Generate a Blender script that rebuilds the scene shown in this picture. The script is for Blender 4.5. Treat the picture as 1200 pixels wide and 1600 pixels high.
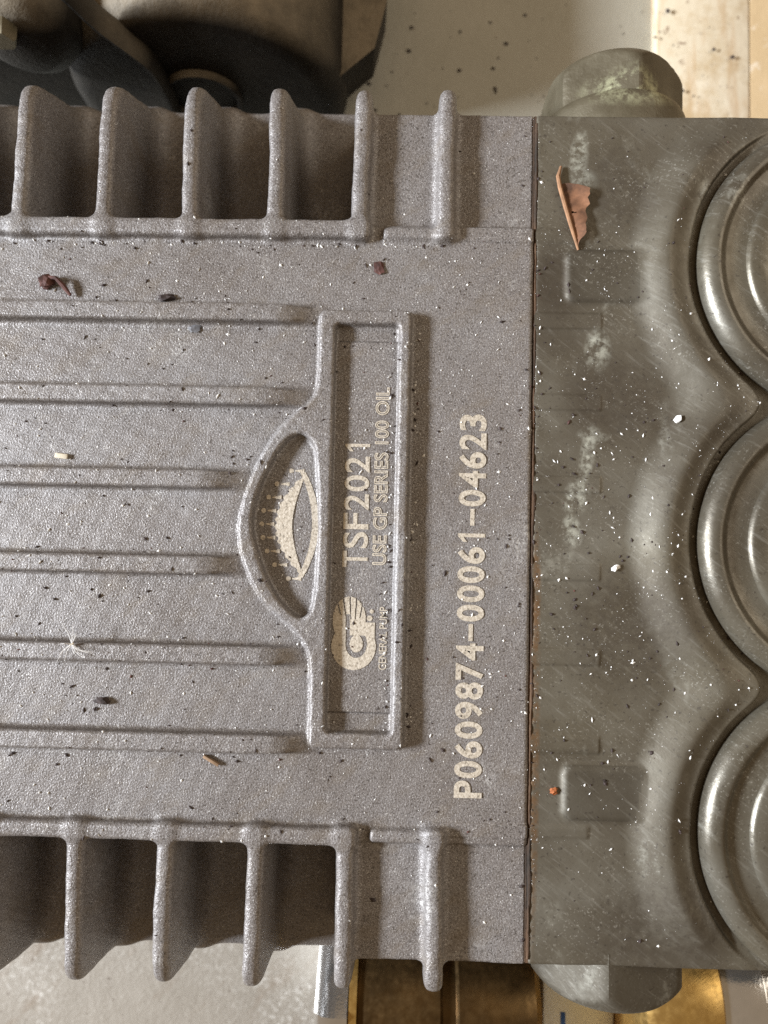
import bpy, bmesh, math, random
import numpy as np
from mathutils import Matrix, Vector

sc = bpy.context.scene
for o in list(bpy.data.objects): bpy.data.objects.remove(o)
C = sc.collection
S = 0.001                                   # the scene is laid out in millimetres, built in metres
rng = np.random.default_rng(7)

# ------------------------------------------------------------------ camera
cam = bpy.data.cameras.new('camera'); co = bpy.data.objects.new('camera', cam); C.objects.link(co)
cam.sensor_fit = 'VERTICAL'; cam.sensor_height = 36.0; cam.lens = 24.975
cam.dof.use_dof = True; cam.dof.focus_distance = 0.190; cam.dof.aperture_fstop = 8.0
cam.clip_start = 0.005; cam.clip_end = 20
cx = Vector((0.99961007, 0.0219655, -0.0172401)); cd = Vector((0.02098907, -0.99827074, -0.05490884)); cf = Vector((-0.01841638, 0.05452557, -0.99834253))
M = Matrix.Identity(4)
for i in range(3):
    M[i][0] = cx[i]; M[i][1] = -cd[i]; M[i][2] = -cf[i]
M[0][3], M[1][3], M[2][3] = 3.51752933*S, -10.4143848*S, 190.6834224*S
co.matrix_world = M
sc.camera = co

# ------------------------------------------------------------------ world, lamps, exposure
w = bpy.data.worlds.new('World'); sc.world = w; w.use_nodes = True
bg = w.node_tree.nodes['Background']
bg.inputs['Color'].default_value = (1.0, 0.72, 0.44, 1); bg.inputs['Strength'].default_value = 0.285
def area(name, loc, target, sx, sy, power, col):
    l = bpy.data.lights.new(name, 'AREA'); l.shape = 'RECTANGLE'; l.size = sx*S; l.size_y = sy*S; l.energy = power; l.color = col
    o = bpy.data.objects.new(name, l); C.objects.link(o)
    o.location = Vector(loc)*S
    d = Vector(target) - Vector(loc)
    o.rotation_euler = d.to_track_quat('-Z', 'Y').to_euler()
    return o
area('doorway_light', (-2600, -80, 1180), (0, -5, 0), 800, 360, 240.0, (0.86, 0.92, 1.0))
area('right_fill', (1050, 420, 900), (0, 20, 0), 1000, 800, 6.5, (1.0, 0.92, 0.80))  # soft warm fill lamp added from the upper right, out of view
vs = sc.view_settings
vs.view_transform = 'Standard'; vs.look = 'None'; vs.gamma = 1.0; vs.use_curve_mapping = False; vs.exposure = -0.08
sc.cycles.use_denoising = False
sc.cycles.max_bounces = 6

# ------------------------------------------------------------------ materials
def rgb(*c): return (c[0], c[1], c[2], 1)
class NT:
    def __init__(s, name):
        s.m = bpy.data.materials.new(name); s.m.use_nodes = True
        s.t = s.m.node_tree; s.n = s.t.nodes; s.b = s.n['Principled BSDF']
        s.tc = s.n.new('ShaderNodeTexCoord')
    def link(s, a, b): s.t.links.new(a, b)
    def co(s, scale=(1, 1, 1), rot=(0, 0, 0)):
        mp = s.n.new('ShaderNodeMapping'); mp.vector_type = 'TEXTURE'; mp.inputs['Scale'].default_value = tuple(1/q for q in scale); mp.inputs['Rotation'].default_value = rot
        s.link(s.tc.outputs['Object'], mp.inputs['Vector']); return mp.outputs['Vector']
    def noise(s, scale, detail=3, rough=0.55, vec=None):
        t = s.n.new('ShaderNodeTexNoise'); t.inputs['Scale'].default_value = scale; t.inputs['Detail'].default_value = detail; t.inputs['Roughness'].default_value = rough
        s.link(vec if vec is not None else s.tc.outputs['Object'], t.inputs['Vector']); return t.outputs['Fac']
    def voro(s, scale, feature='F1', vec=None):
        t = s.n.new('ShaderNodeTexVoronoi'); t.feature = feature; t.inputs['Scale'].default_value = scale
        s.link(vec if vec is not None else s.tc.outputs['Object'], t.inputs['Vector']); return t
    def ramp(s, fac, stops):
        r = s.n.new('ShaderNodeValToRGB'); e = r.color_ramp.elements
        e[0].position, e[0].color = stops[0]; e[1].position, e[1].color = stops[-1]
        for p, c in stops[1:-1]:
            k = e.new(p); k.color = c
        s.link(fac, r.inputs['Fac']); return r.outputs['Color']
    def mix(s, fac, a, b):
        x = s.n.new('ShaderNodeMix'); x.data_type = 'RGBA'
        for sock, v in ((x.inputs[0], fac), (x.inputs[6], a), (x.inputs[7], b)):
            if hasattr(v, 'is_linked'): s.link(v, sock)
            else: sock.default_value = v
        return x.outputs[2]
    def math(s, op, a, b=0.0):
        x = s.n.new('ShaderNodeMath'); x.operation = op
        for sock, v in ((x.inputs[0], a), (x.inputs[1], b)):
            if hasattr(v, 'is_linked'): s.link(v, sock)
            else: sock.default_value = v
        return x.outputs[0]
    def maprange(s, v, a, b, c, d):
        x = s.n.new('ShaderNodeMapRange')
        s.link(v, x.inputs[0])
        for i, q in enumerate((a, b, c, d)): x.inputs[i+1].default_value = q
        return x.outputs[0]
    def bump(s, h, dist, strength=1.0, prev=None):
        b = s.n.new('ShaderNodeBump'); b.inputs['Distance'].default_value = dist; b.inputs['Strength'].default_value = strength
        s.link(h, b.inputs['Height'])
        if prev is not None: s.link(prev, b.inputs['Normal'])
        return b.outputs['Normal']
    def set(s, **k):
        for key, v in k.items():
            sock = s.b.inputs[key.replace('_', ' ')]
            if hasattr(v, 'is_linked'): s.link(v, sock)
            else: sock.default_value = v
        return s
def plain(name, col, rough=0.6, metal=0.0, var=0.25, scale=300):
    n = NT(name); f = n.noise(scale, 4)
    a = tuple(c*(1-var) for c in col); b = tuple(min(1, c*(1+var)) for c in col)
    n.set(Base_Color=n.ramp(f, [(0.3, rgb(*a)), (0.7, rgb(*b))]), Roughness=rough, Metallic=metal)
    n.set(Normal=n.bump(n.noise(scale*4, 3), 0.0001, 0.5))
    return n.m

def paint_mat():
    n = NT('cast_grey_paint')
    big = n.noise(22, 4, 0.6); fine = n.noise(1700, 2, 0.6); grain = n.noise(2900, 2, 0.7)
    c = n.ramp(big, [(0.3, rgb(0.190, 0.167, 0.153)), (0.5, rgb(0.214, 0.193, 0.182)), (0.7, rgb(0.238, 0.223, 0.217))])
    patch = n.noise(75, 4, 0.65)                                                      # the grain is stronger in some places than others
    c = n.mix(n.math('MULTIPLY', n.maprange(fine, 0.475, 0.36, 0, 0.85), n.maprange(patch, 0.3, 0.65, 0.45, 1)), c, rgb(0.055, 0.045, 0.037))
    c = n.mix(n.math('MULTIPLY', n.maprange(grain, 0.53, 0.65, 0, 0.8), n.maprange(patch, 0.7, 0.35, 0.45, 1)), c, rgb(0.56, 0.535, 0.51))
    film = n.maprange(n.noise(1.0, 4, 0.65, n.co((60, 140, 60), (0, 0, 0.6))), 0.52, 0.72, 0, 0.45)   # thin film of brown dust
    c = n.mix(film, c, rgb(0.20, 0.160, 0.115))
    sp = n.voro(1300)
    flake = n.maprange(sp.outputs['Distance'], 0.24, 0.15, 0, 1)
    pick = n.maprange(n.noise(420, 2), 0.60, 0.64, 0, 0.9)
    c = n.mix(n.math('MULTIPLY', flake, pick), c, rgb(0.74, 0.72, 0.68))
    chalk = n.math('MULTIPLY', n.maprange(n.noise(38, 4, 0.7), 0.57, 0.70, 0, 0.65), n.maprange(n.noise(1100, 3, 0.7), 0.45, 0.6, 0, 1))
    c = n.mix(chalk, c, rgb(0.56, 0.54, 0.51))
    n.set(Base_Color=c, Metallic=0.22, Roughness=n.maprange(big, 0.3, 0.7, 0.36, 0.52))
    n1 = n.bump(n.noise(1900, 2, 0.55), 0.00020, 0.9)
    n2 = n.bump(grain, 0.00012, 0.8, n1)
    n.set(Normal=n2)
    return n.m
def manifold_mat(name='bronze_grey_cast_metal', patches=True, rough=(0.42, 0.66), dk=1.0):
    n = NT(name)
    big = n.noise(26, 5, 0.6)
    c = n.ramp(big, [(0.30, rgb(0.084*dk, 0.067*dk, 0.046*dk)), (0.50, rgb(0.140*dk, 0.121*dk, 0.089*dk)), (0.72, rgb(0.205*dk, 0.188*dk, 0.150*dk))])
    c = n.mix(n.maprange(n.noise(11, 3, 0.5), 0.5, 0.68, 0, 0.5), c, rgb(0.16, 0.135, 0.085))
    st = n.noise(1.0, 4, 0.65, n.co((900, 90, 200), (0, 0, math.radians(52))))
    c = n.mix(n.maprange(st, 0.55, 0.75, 0, 0.35), c, rgb(0.33, 0.315, 0.27))
    fine = n.noise(420, 4, 0.7)
    smear = n.math('MULTIPLY', n.maprange(n.noise(1.0, 3, 0.6, n.co((70, 28, 50))), 0.60, 0.74, 0, 0.7), n.maprange(fine, 0.42, 0.62, 0, 1))
    c = n.mix(smear, c, rgb(0.46, 0.45, 0.38))
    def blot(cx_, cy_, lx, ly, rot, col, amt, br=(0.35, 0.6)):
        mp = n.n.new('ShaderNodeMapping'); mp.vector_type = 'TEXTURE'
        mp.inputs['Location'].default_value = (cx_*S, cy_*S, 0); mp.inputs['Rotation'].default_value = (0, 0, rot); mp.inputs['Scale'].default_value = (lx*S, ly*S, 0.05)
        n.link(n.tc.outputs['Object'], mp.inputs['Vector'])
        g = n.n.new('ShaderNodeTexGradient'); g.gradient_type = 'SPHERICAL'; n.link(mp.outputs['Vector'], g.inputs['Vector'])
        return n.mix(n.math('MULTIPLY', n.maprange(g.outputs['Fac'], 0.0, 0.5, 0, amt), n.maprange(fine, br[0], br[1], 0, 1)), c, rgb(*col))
    if patches:
        chalkc = (0.60, 0.61, 0.52)
        for q in ((51.5, 99, 3, 9, -0.1), (53.5, 92, 4, 4, 0), (54.5, 17, 2.4, 9, -0.15), (51.5, 5, 4.0, 6, -0.3), (50.5, -4, 3, 5, 0.2), (57, 45, 4, 7, 0), (56, 22, 5, 2.5, 0)):
            c = blot(q[0], q[1], q[2], q[3], q[4], chalkc, 0.75, (0.42, 0.66))
        for q in ((62, 90, 12, 16, 0.4), (64, -30, 20, 22, 0.2), (78, -104, 30, 16, 0.35), (62, 32, 18, 16, 0), (45, 64, 6, 14, 0)):  # broad dark brown patches, edges broken by fine noise
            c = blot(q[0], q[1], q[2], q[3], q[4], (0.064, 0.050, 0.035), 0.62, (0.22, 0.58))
        for q in ((41, -60, 1.6, 60, 0), (41, -20, 1.6, 18, 0)):
            c = blot(q[0], q[1], q[2], q[3], q[4], (0.16, 0.085, 0.035), 0.8)
    dn = n.math('MULTIPLY', n.maprange(n.noise(1500, 2, 0.6), 0.60, 0.70, 0, 0.6), n.maprange(n.noise(60, 3, 0.6), 0.45, 0.65, 0.05, 0.8))
    c = n.mix(dn, c, rgb(0.46, 0.44, 0.38)); c = n.mix(n.maprange(n.noise(900, 3, 0.6), 0.40, 0.28, 0, 0.7), c, rgb(0.055, 0.045, 0.035))
    sc1 = n.noise(1.0, 2, 0.5, n.co((2600, 110, 200), (0, 0, math.radians(58))))           # long fine scratches
    c = n.mix(n.maprange(sc1, 0.70, 0.78, 0, 0.2), c, rgb(0.42, 0.41, 0.37))
    n.set(Base_Color=c, Metallic=0.4, Roughness=n.maprange(n.noise(130, 5, 0.65), 0.3, 0.7, rough[0], rough[1]))
    n1 = n.bump(n.noise(420, 3, 0.6), 0.00014, 0.5)
    n2 = n.bump(st, 0.00006, 0.6, n1)
    n.set(Normal=n2)
    return n.m
def etch_mat(name='pale_gold_marking', wear=0.6):
    n = NT(name)
    f = n.noise(1500, 2, 0.7)
    c = n.ramp(f, [(0.34, rgb(0.30, 0.26, 0.21)), (0.44, rgb(0.54, 0.47, 0.37)), (0.68, rgb(0.70, 0.63, 0.53))])
    c = n.mix(n.maprange(n.noise(160, 4, 0.7), 0.58, 0.72, 0, wear), c, rgb(0.26, 0.225, 0.18))
    n.set(Base_Color=c, Roughness=0.5, Metallic=0.15, Normal=n.bump(n.noise(1700, 2), 0.00016, 0.8))
    return n.m
def brass_mat(name, a, b, rough):
    n = NT(name)
    c = n.ramp(n.noise(90, 4, 0.6), [(0.3, rgb(*a)), (0.7, rgb(*b))])
    n.set(Base_Color=c, Metallic=0.9, Roughness=n.maprange(n.noise(500, 3), 0.3, 0.7, rough, rough+0.18))
    n.set(Normal=n.bump(n.noise(1.0, 3, 0.6, n.co((150, 1500, 600), (0, 0, 0.5))), 0.00006, 0.6))
    return n.m
def plate_mat(name, a, b, spot, dens=0.66):
    n = NT(name)
    c = n.ramp(n.noise(14, 5, 0.6), [(0.3, rgb(*a)), (0.7, rgb(*b))])
    f = n.noise(150, 5, 0.7)
    c = n.mix(n.maprange(f, dens-0.06, dens+0.06, 0, 0.8), c, rgb(*spot))
    n.set(Base_Color=c, Roughness=0.55, Normal=n.bump(n.noise(220, 4, 0.6), 0.0006, 0.5))
    return n.m
def rust_plate_mat():
    n = NT('cream_paint_with_rust_streaks')
    c = n.ramp(n.noise(20, 4), [(0.3, rgb(0.66, 0.56, 0.40)), (0.7, rgb(0.80, 0.71, 0.55))])
    s = n.noise(1.0, 5, 0.65, n.co((150, 22, 60)))
    c = n.mix(n.maprange(s, 0.50, 0.70, 0, 0.8), c, rgb(0.48, 0.27, 0.10))
    c = n.mix(n.maprange(n.noise(48, 5, 0.7), 0.50, 0.66, 0, 0.7), c, rgb(0.50, 0.36, 0.19))
    c = n.mix(n.maprange(n.noise(260, 4, 0.7), 0.62, 0.70, 0, 0.8), c, rgb(0.16, 0.08, 0.04))
    n.set(Base_Color=c, Roughness=0.5, Normal=n.bump(n.noise(300, 3), 0.0003, 0.5)); return n.m
def black_cast_mat():
    n = NT('dark_cast_iron_with_dust')
    g = n.n.new('ShaderNodeNewGeometry'); sx = n.n.new('ShaderNodeSeparateXYZ'); n.link(g.outputs['Normal'], sx.inputs[0])
    dust = n.math('MULTIPLY', n.maprange(sx.outputs['Z'], 0.30, 0.85, 0, 1), n.maprange(n.noise(120, 5, 0.7), 0.25, 0.6, 0.4, 1))   # dust settled on what faces up
    c = n.ramp(n.noise(70, 4), [(0.3, rgb(0.010, 0.008, 0.006)), (0.7, rgb(0.030, 0.025, 0.019))])
    c = n.mix(dust, c, rgb(0.25, 0.205, 0.145))
    n.set(Base_Color=c, Roughness=0.6, Specular_IOR_Level=0.2, Normal=n.bump(n.noise(500, 4, 0.65), 0.0005, 0.8)); return n.m
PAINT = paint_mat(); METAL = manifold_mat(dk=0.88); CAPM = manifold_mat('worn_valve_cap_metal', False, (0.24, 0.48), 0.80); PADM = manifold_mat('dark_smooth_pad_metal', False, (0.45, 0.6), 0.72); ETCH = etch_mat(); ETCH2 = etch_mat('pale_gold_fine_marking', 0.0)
BRASS = brass_mat('dull_brass', (0.075, 0.046, 0.019), (0.165, 0.10, 0.04), 0.30)
BRASS2 = brass_mat('yellow_brass', (0.55, 0.34, 0.10), (0.66, 0.44, 0.16), 0.25)
def plug_mat():
    n = NT('crusted_bronze')
    c = n.ramp(n.noise(80, 4, 0.6), [(0.3, rgb(0.085, 0.068, 0.040)), (0.7, rgb(0.165, 0.142, 0.095))])
    mp = n.n.new('ShaderNodeMapping'); mp.vector_type = 'TEXTURE'; mp.inputs['Location'].default_value = (0.067, 0.1215, 0); mp.inputs['Scale'].default_value = (0.021, 0.010, 0.05)
    n.link(n.tc.outputs['Object'], mp.inputs['Vector'])
    g = n.n.new('ShaderNodeTexGradient'); g.gradient_type = 'SPHERICAL'; n.link(mp.outputs['Vector'], g.inputs['Vector'])
    f = n.math('MULTIPLY', n.maprange(g.outputs['Fac'], 0.25, 0.7, 0, 0.9), n.maprange(n.noise(170, 5, 0.75), 0.45, 0.62, 0, 1))
    c = n.mix(f, c, rgb(0.52, 0.52, 0.33))
    n.set(Base_Color=c, Metallic=0.35, Roughness=0.5, Normal=n.bump(n.noise(500, 4, 0.65), 0.0004, 0.6)); return n.m
PLUG = plug_mat()
PLUG0 = brass_mat('oxidised_bronze', (0.19, 0.16, 0.10), (0.27, 0.235, 0.165), 0.40)
CHROME = plain('bright_steel', (0.75, 0.74, 0.72), 0.16, 0.95, 0.05)
BLACK = black_cast_mat()
def gasket_mat():
    n = NT('dirty_brown_gasket')
    c = n.ramp(n.noise(1.0, 4, 0.7, n.co((300, 26, 100))), [(0.38, rgb(0.028, 0.020, 0.014)), (0.55, rgb(0.085, 0.045, 0.022)), (0.7, rgb(0.15, 0.09, 0.05))])
    n.set(Base_Color=c, Roughness=0.9, Normal=n.bump(n.noise(900, 3), 0.0005, 0.8)); return n.m
GASKET = gasket_mat()
CRUST = plain('pale_green_crust', (0.50, 0.50, 0.33), 0.9, 0, 0.4, 400)
SKID = plate_mat('pale_dusty_steel', (0.40, 0.38, 0.31), (0.50, 0.475, 0.40), (0.22, 0.17, 0.12), 0.72)
def ground_mat():
    n = NT('pale_grainy_metal')
    c = n.ramp(n.noise(18, 5, 0.6), [(0.3, rgb(0.33, 0.295, 0.245)), (0.7, rgb(0.48, 0.44, 0.38))])
    v = n.voro(420, vec=n.co((1, 1, 1)))
    c = n.mix(n.math('MULTIPLY', n.maprange(n.noise(520, 4, 0.75), 0.5, 0.62, 0, 0.8), n.maprange(n.noise(30, 3), 0.4, 0.62, 0, 1)), c, rgb(0.74, 0.71, 0.65))
    c = n.mix(n.maprange(n.noise(340, 4, 0.7), 0.64, 0.70, 0, 0.8), c, rgb(0.16, 0.12, 0.09))
    c = n.mix(n.maprange(n.noise(1.0, 4, 0.6, n.co((40, 120, 40), (0, 0, 0.9))), 0.56, 0.72, 0, 0.5), c, rgb(0.27, 0.20, 0.14))
    n.set(Base_Color=c, Metallic=0.2, Roughness=0.42, Normal=n.bump(n.noise(500, 4, 0.7), 0.0006, 0.6)); return n.m
SLATE = ground_mat()
RUST = rust_plate_mat()
TAN = plate_mat('tan_weathered_board', (0.40, 0.28, 0.14), (0.55, 0.40, 0.23), (0.70, 0.62, 0.5), 0.62)

# ------------------------------------------------------------------ object helpers
def link_mesh(name, verts, faces, mat, parent=None, smooth=True, normals=None):
    me = bpy.data.meshes.new(name)
    v = np.asarray(verts, dtype=np.float64)*S
    me.from_pydata(v.tolist(), [], [list(map(int, f)) for f in faces])
    me.materials.append(mat)
    if smooth: me.polygons.foreach_set('use_smooth', np.ones(len(me.polygons), dtype=bool))
    me.update()
    if normals is not None: me.normals_split_custom_set_from_vertices(np.asarray(normals).tolist())
    o = bpy.data.objects.new(name, me); C.objects.link(o)
    if parent is not None: o.parent = parent
    return o
def fast_mesh(name, V, Q, mat, parent=None, normals=None):
    me = bpy.data.meshes.new(name)
    me.vertices.add(len(V)); me.vertices.foreach_set('co', (V*S).astype(np.float32).ravel())
    me.loops.add(Q.size); me.loops.foreach_set('vertex_index', Q.astype(np.int32).ravel())
    me.polygons.add(len(Q)); me.polygons.foreach_set('loop_start', np.arange(0, Q.size, 4, dtype=np.int32))
    me.polygons.foreach_set('use_smooth', np.ones(len(Q), dtype=bool))
    me.materials.append(mat); me.update(calc_edges=True); me.validate()
    if normals is not None: me.normals_split_custom_set_from_vertices(normals.tolist())
    o = bpy.data.objects.new(name, me); C.objects.link(o)
    if parent is not None: o.parent = parent
    return o
def bm_obj(name, bm, mat, parent=None, smooth=True, bevel=0.0, seg=3, angle=35):
    if bevel:
        es = [e for e in bm.edges if len(e.link_faces) == 2 and e.calc_face_angle(0) > math.radians(angle)]
        bmesh.ops.bevel(bm, geom=es, offset=bevel, segments=seg, profile=0.5, affect='EDGES', clamp_overlap=True)
    bmesh.ops.recalc_face_normals(bm, faces=bm.faces)
    for v in bm.verts: v.co *= S
    me = bpy.data.meshes.new(name); bm.to_mesh(me); bm.free(); me.materials.append(mat)
    if smooth:
        me.polygons.foreach_set('use_smooth', np.ones(len(me.polygons), dtype=bool))
        me.set_sharp_from_angle(angle=math.radians(32))
    o = bpy.data.objects.new(name, me); C.objects.link(o)
    if parent is not None: o.parent = parent
    return o
def empty(name, loc=(0, 0, 0)):
    o = bpy.data.objects.new(name, None); C.objects.link(o); o.empty_display_size = 0.01
    return o
def tag(o, label=None, cat=None, group=None, kind=None):
    if label: o['label'] = label
    if cat: o['category'] = cat
    if group: o['group'] = group
    if kind: o['kind'] = kind
    return o
def box_bm(lo, hi):
    bm = bmesh.new(); bmesh.ops.create_cube(bm, size=1)
    for v in bm.verts: v.co = Vector([(lo[i]+hi[i])/2 + v.co[i]*(hi[i]-lo[i]) for i in range(3)])
    return bm
def lathe_bm(prof, seg, axis='Z', origin=(0, 0, 0), phase=0.0):
    """prof: list of (radius, height along the axis)"""
    bm = bmesh.new(); rings = []
    def put(r, h, a):
        c, s_ = r*math.cos(a), r*math.sin(a)
        p = {'Z': (c, s_, h), 'Y': (c, h, s_), 'X': (h, c, s_)}[axis]
        return bm.verts.new((origin[0]+p[0], origin[1]+p[1], origin[2]+p[2]))
    for r, h in prof:
        if r <= 1e-6: rings.append([put(0, h, 0)])
        else: rings.append([put(r, h, phase+2*math.pi*i/seg) for i in range(seg)])
    for a, b in zip(rings, rings[1:]):
        for i in range(seg):
            j = (i+1) % seg
            if len(a) == 1 and len(b) == 1: continue
            if len(a) == 1: bm.faces.new((a[0], b[j], b[i]))
            elif len(b) == 1: bm.faces.new((a[i], a[j], b[0]))
            else: bm.faces.new((a[i], a[j], b[j], b[i]))
    return bm

# ------------------------------------------------------------------ distance-field castings
def smin(a, b, k):
    h = np.maximum(k-np.abs(a-b), 0)/k
    return np.minimum(a, b)-h*h*k*0.25
def smax(a, b, k): return -smin(-a, -b, k)
def box(P, lo, hi, r=0.0):
    lo = np.asarray(lo, float); hi = np.asarray(hi, float)
    q = np.abs(P-(lo+hi)/2)-((hi-lo)/2-r)
    return np.linalg.norm(np.maximum(q, 0), axis=1)+np.minimum(q.max(axis=1), 0)-r
def rect2(X, Y, x0, x1, y0, y1, r):
    qx = np.abs(X-(x0+x1)/2)-((x1-x0)/2-r); qy = np.abs(Y-(y0+y1)/2)-((y1-y0)/2-r)
    return np.hypot(np.maximum(qx, 0), np.maximum(qy, 0))+np.minimum(np.maximum(qx, qy), 0)-r
def catmull(pts, n=4):
    pts = np.asarray(pts, float); out = []
    m = len(pts)
    for i in range(m):
        p0, p1, p2, p3 = pts[(i-1) % m], pts[i], pts[(i+1) % m], pts[(i+2) % m]
        for t in np.arange(n)/n:
            out.append(0.5*((2*p1)+(-p0+p2)*t+(2*p0-5*p1+4*p2-p3)*t*t+(-p0+3*p1-3*p2+p3)*t**3))
    return np.array(out)
def poly2(X, Y, pts):
    P = np.stack([X, Y], 1); d = np.full(len(P), 1e9); ins = np.zeros(len(P), bool)
    m = len(pts)
    for i in range(m):
        a, b = pts[i], pts[(i+1) % m]; e = b-a; wv = P-a
        t = np.clip((wv@e)/max(e@e, 1e-9), 0, 1)
        q = wv-t[:, None]*e
        d = np.minimum(d, (q*q).sum(1))
        c = (a[1] > P[:, 1]) != (b[1] > P[:, 1])
        if c.any(): ins ^= c & (P[:, 0] < (b[0]-a[0])*(P[:, 1]-a[1])/(b[1]-a[1]+1e-12)+a[0])
    d = np.sqrt(d); return np.where(ins, -d, d)
def wob(P, amp, L):
    x, y, z = P[:, 0]/L, P[:, 1]/L, P[:, 2]/L
    return amp*(np.sin(1.7*x+2.1*y+.6*z)+np.sin(2.9*x-1.3*y+1.9*z+1.3)+np.sin(.8*x+3.7*y-2.2*z+4.1))/3

class Cast:
    """a base field and a list of (id, fn, bbox, k) joined onto it with fillets"""
    def __init__(s, base, base_id='body'): s.base = base; s.prims = []; s.names = [base_id]
    def add(s, name, fn, lo, hi, k): s.prims.append((len(s.names), fn, np.array(lo, float), np.array(hi, float), k)); s.names.append(name)
    def __call__(s, P, ids=False):
        d = s.base(P); I = np.zeros(len(P), np.int16) if ids else None
        for pid, fn, lo, hi, k in s.prims:
            m = ((P > lo-5) & (P < hi+5)).all(1)
            idx = np.nonzero(m)[0]
            if len(idx) == 0: continue
            Q = P[idx]; e = fn(Q); kk = k(Q) if callable(k) else k
            if ids:
                sel = e < d[idx]; I[idx[sel]] = pid
            d[idx] = smin(d[idx], e, kk)
        return (d, I) if ids else d
    def grad(s, P, e=0.06):
        K = np.array([(1, -1, -1), (-1, -1, 1), (-1, 1, -1), (1, 1, 1)], float)
        g = sum(k*s(P+k*e)[:, None] for k in K)
        return g/np.maximum(np.linalg.norm(g, axis=1, keepdims=True), 1e-9)
    def top(s, xy, z0=9.0, n=26):
        P = np.column_stack([xy, np.full(len(xy), z0)])
        for _ in range(n): P[:, 2] -= s(P)*0.9
        return P[:, 2]
def nets(F, lo, hi, h):
    lo = np.asarray(lo, float); n = np.ceil((np.asarray(hi)-lo)/h).astype(int)+1
    B = 5; nc = np.ceil(n/B).astype(int); n = nc*B
    cg = np.stack(np.meshgrid(*[lo[i]+(np.arange(nc[i])*B+(B-1)/2)*h for i in range(3)], indexing='ij'), -1).reshape(-1, 3)
    cv = F(cg); V = np.repeat(np.repeat(np.repeat(cv.reshape(nc), B, 0), B, 1), B, 2).astype(np.float32)
    act = (np.abs(cv) < B*h*1.25).reshape(nc)
    A = np.repeat(np.repeat(np.repeat(act, B, 0), B, 1), B, 2)
    ii = np.argwhere(A)
    for a in range(0, len(ii), 600000):
        q = ii[a:a+600000]; V[q[:, 0], q[:, 1], q[:, 2]] = F(lo+q*h)
    for ax in range(3):
        sl = [slice(None)]*3
        for e in (0, -1): sl[ax] = e; V[tuple(sl)] = np.maximum(V[tuple(sl)], h*0.5)
    ins = V < 0
    cor = [(i, j, k) for i in (0, 1) for j in (0, 1) for k in (0, 1)]
    m = [s_-1 for s_ in n]
    cnt = sum(ins[i:i+m[0], j:j+m[1], k:k+m[2]].astype(np.int8) for i, j, k in cor)
    cells = np.argwhere((cnt > 0) & (cnt < 8))
    vals = np.stack([V[cells[:, 0]+i, cells[:, 1]+j, cells[:, 2]+k] for i, j, k in cor], 1).astype(float)
    pos = np.zeros((len(cells), 3)); num = np.zeros(len(cells))
    for a in range(8):
        for b in range(a+1, 8):
            ca, cb = np.array(cor[a]), np.array(cor[b])
            if np.abs(ca-cb).sum() != 1: continue
            va, vb = vals[:, a], vals[:, b]; x = (va < 0) != (vb < 0)
            t = np.where(x, va/np.where(va == vb, 1, va-vb), 0)
            pos += np.where(x[:, None], ca+t[:, None]*(cb-ca), 0); num += x
    P = lo+(cells+pos/num[:, None])*h
    idx = np.full(m, -1, np.int32); idx[cells[:, 0], cells[:, 1], cells[:, 2]] = np.arange(len(cells))
    quads = []
    for ax in range(3):
        u, v = (ax+1) % 3, (ax+2) % 3
        s0 = [slice(None)]*3; s1 = [slice(None)]*3; s0[ax] = slice(0, -1); s1[ax] = slice(1, None)
        a, b = ins[tuple(s0)], ins[tuple(s1)]
        e = np.argwhere(a != b); e = e[(e[:, u] > 0) & (e[:, v] > 0) & (e[:, u] < m[u]) & (e[:, v] < m[v])]
        flip = b[e[:, 0], e[:, 1], e[:, 2]]
        du = np.zeros(3, int); du[u] = 1; dv = np.zeros(3, int); dv[v] = 1
        g = lambda c: idx[c[:, 0], c[:, 1], c[:, 2]]
        q = np.stack([g(e-du-dv), g(e-dv), g(e), g(e-du)], 1)
        q[flip] = q[flip][:, ::-1]; quads.append(q)
    Q = np.concatenate(quads); Q = Q[(Q >= 0).all(1)]
    for _ in range(2):
        N = F.grad(P); st = np.clip(F(P), -h*0.6, h*0.6)
        P = P-N*st[:, None]
    # keep the cut faces on the edge of the grid where they are
    N = F.grad(P); _, I = F(P, ids=True)
    fI = np.sort(I[Q], axis=1)[:, 1]
    return P, Q, N, fI
def split_cast(F, P, Q, N, fI, mat, root_part, parent):
    """the base goes to one part, every joined-on piece to a child of it, all with the same smooth normals"""
    out = {}
    for pid, name in enumerate(F.names):
        q = Q[fI == pid]
        if len(q) == 0: continue
        u, inv = np.unique(q, return_inverse=True)
        o = fast_mesh(root_part if pid == 0 else name, P[u], inv.reshape(q.shape), mat if not isinstance(mat, dict) else mat.get(name, mat[None]), None, N[u])
        out.setdefault(name, []).append(o)
        if pid == 0: base = o; o.parent = parent
        else: o.parent = base
    return base, out

# ================================================================== the setting
def slab(name, lo, hi, mat, label=None, bev=1.5):
    o = bm_obj(name, box_bm(lo, hi), mat, bevel=bev, seg=2)
    return o
ZB = -84
skid = slab('skid_plate', (-330, -330, ZB-8), (330, 360, ZB), SKID); tag(skid, kind='structure')
pad_ = slab('ground', (-330, -330, ZB-2), (40, -90, ZB+3), SLATE); tag(pad_, kind='structure')

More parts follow.
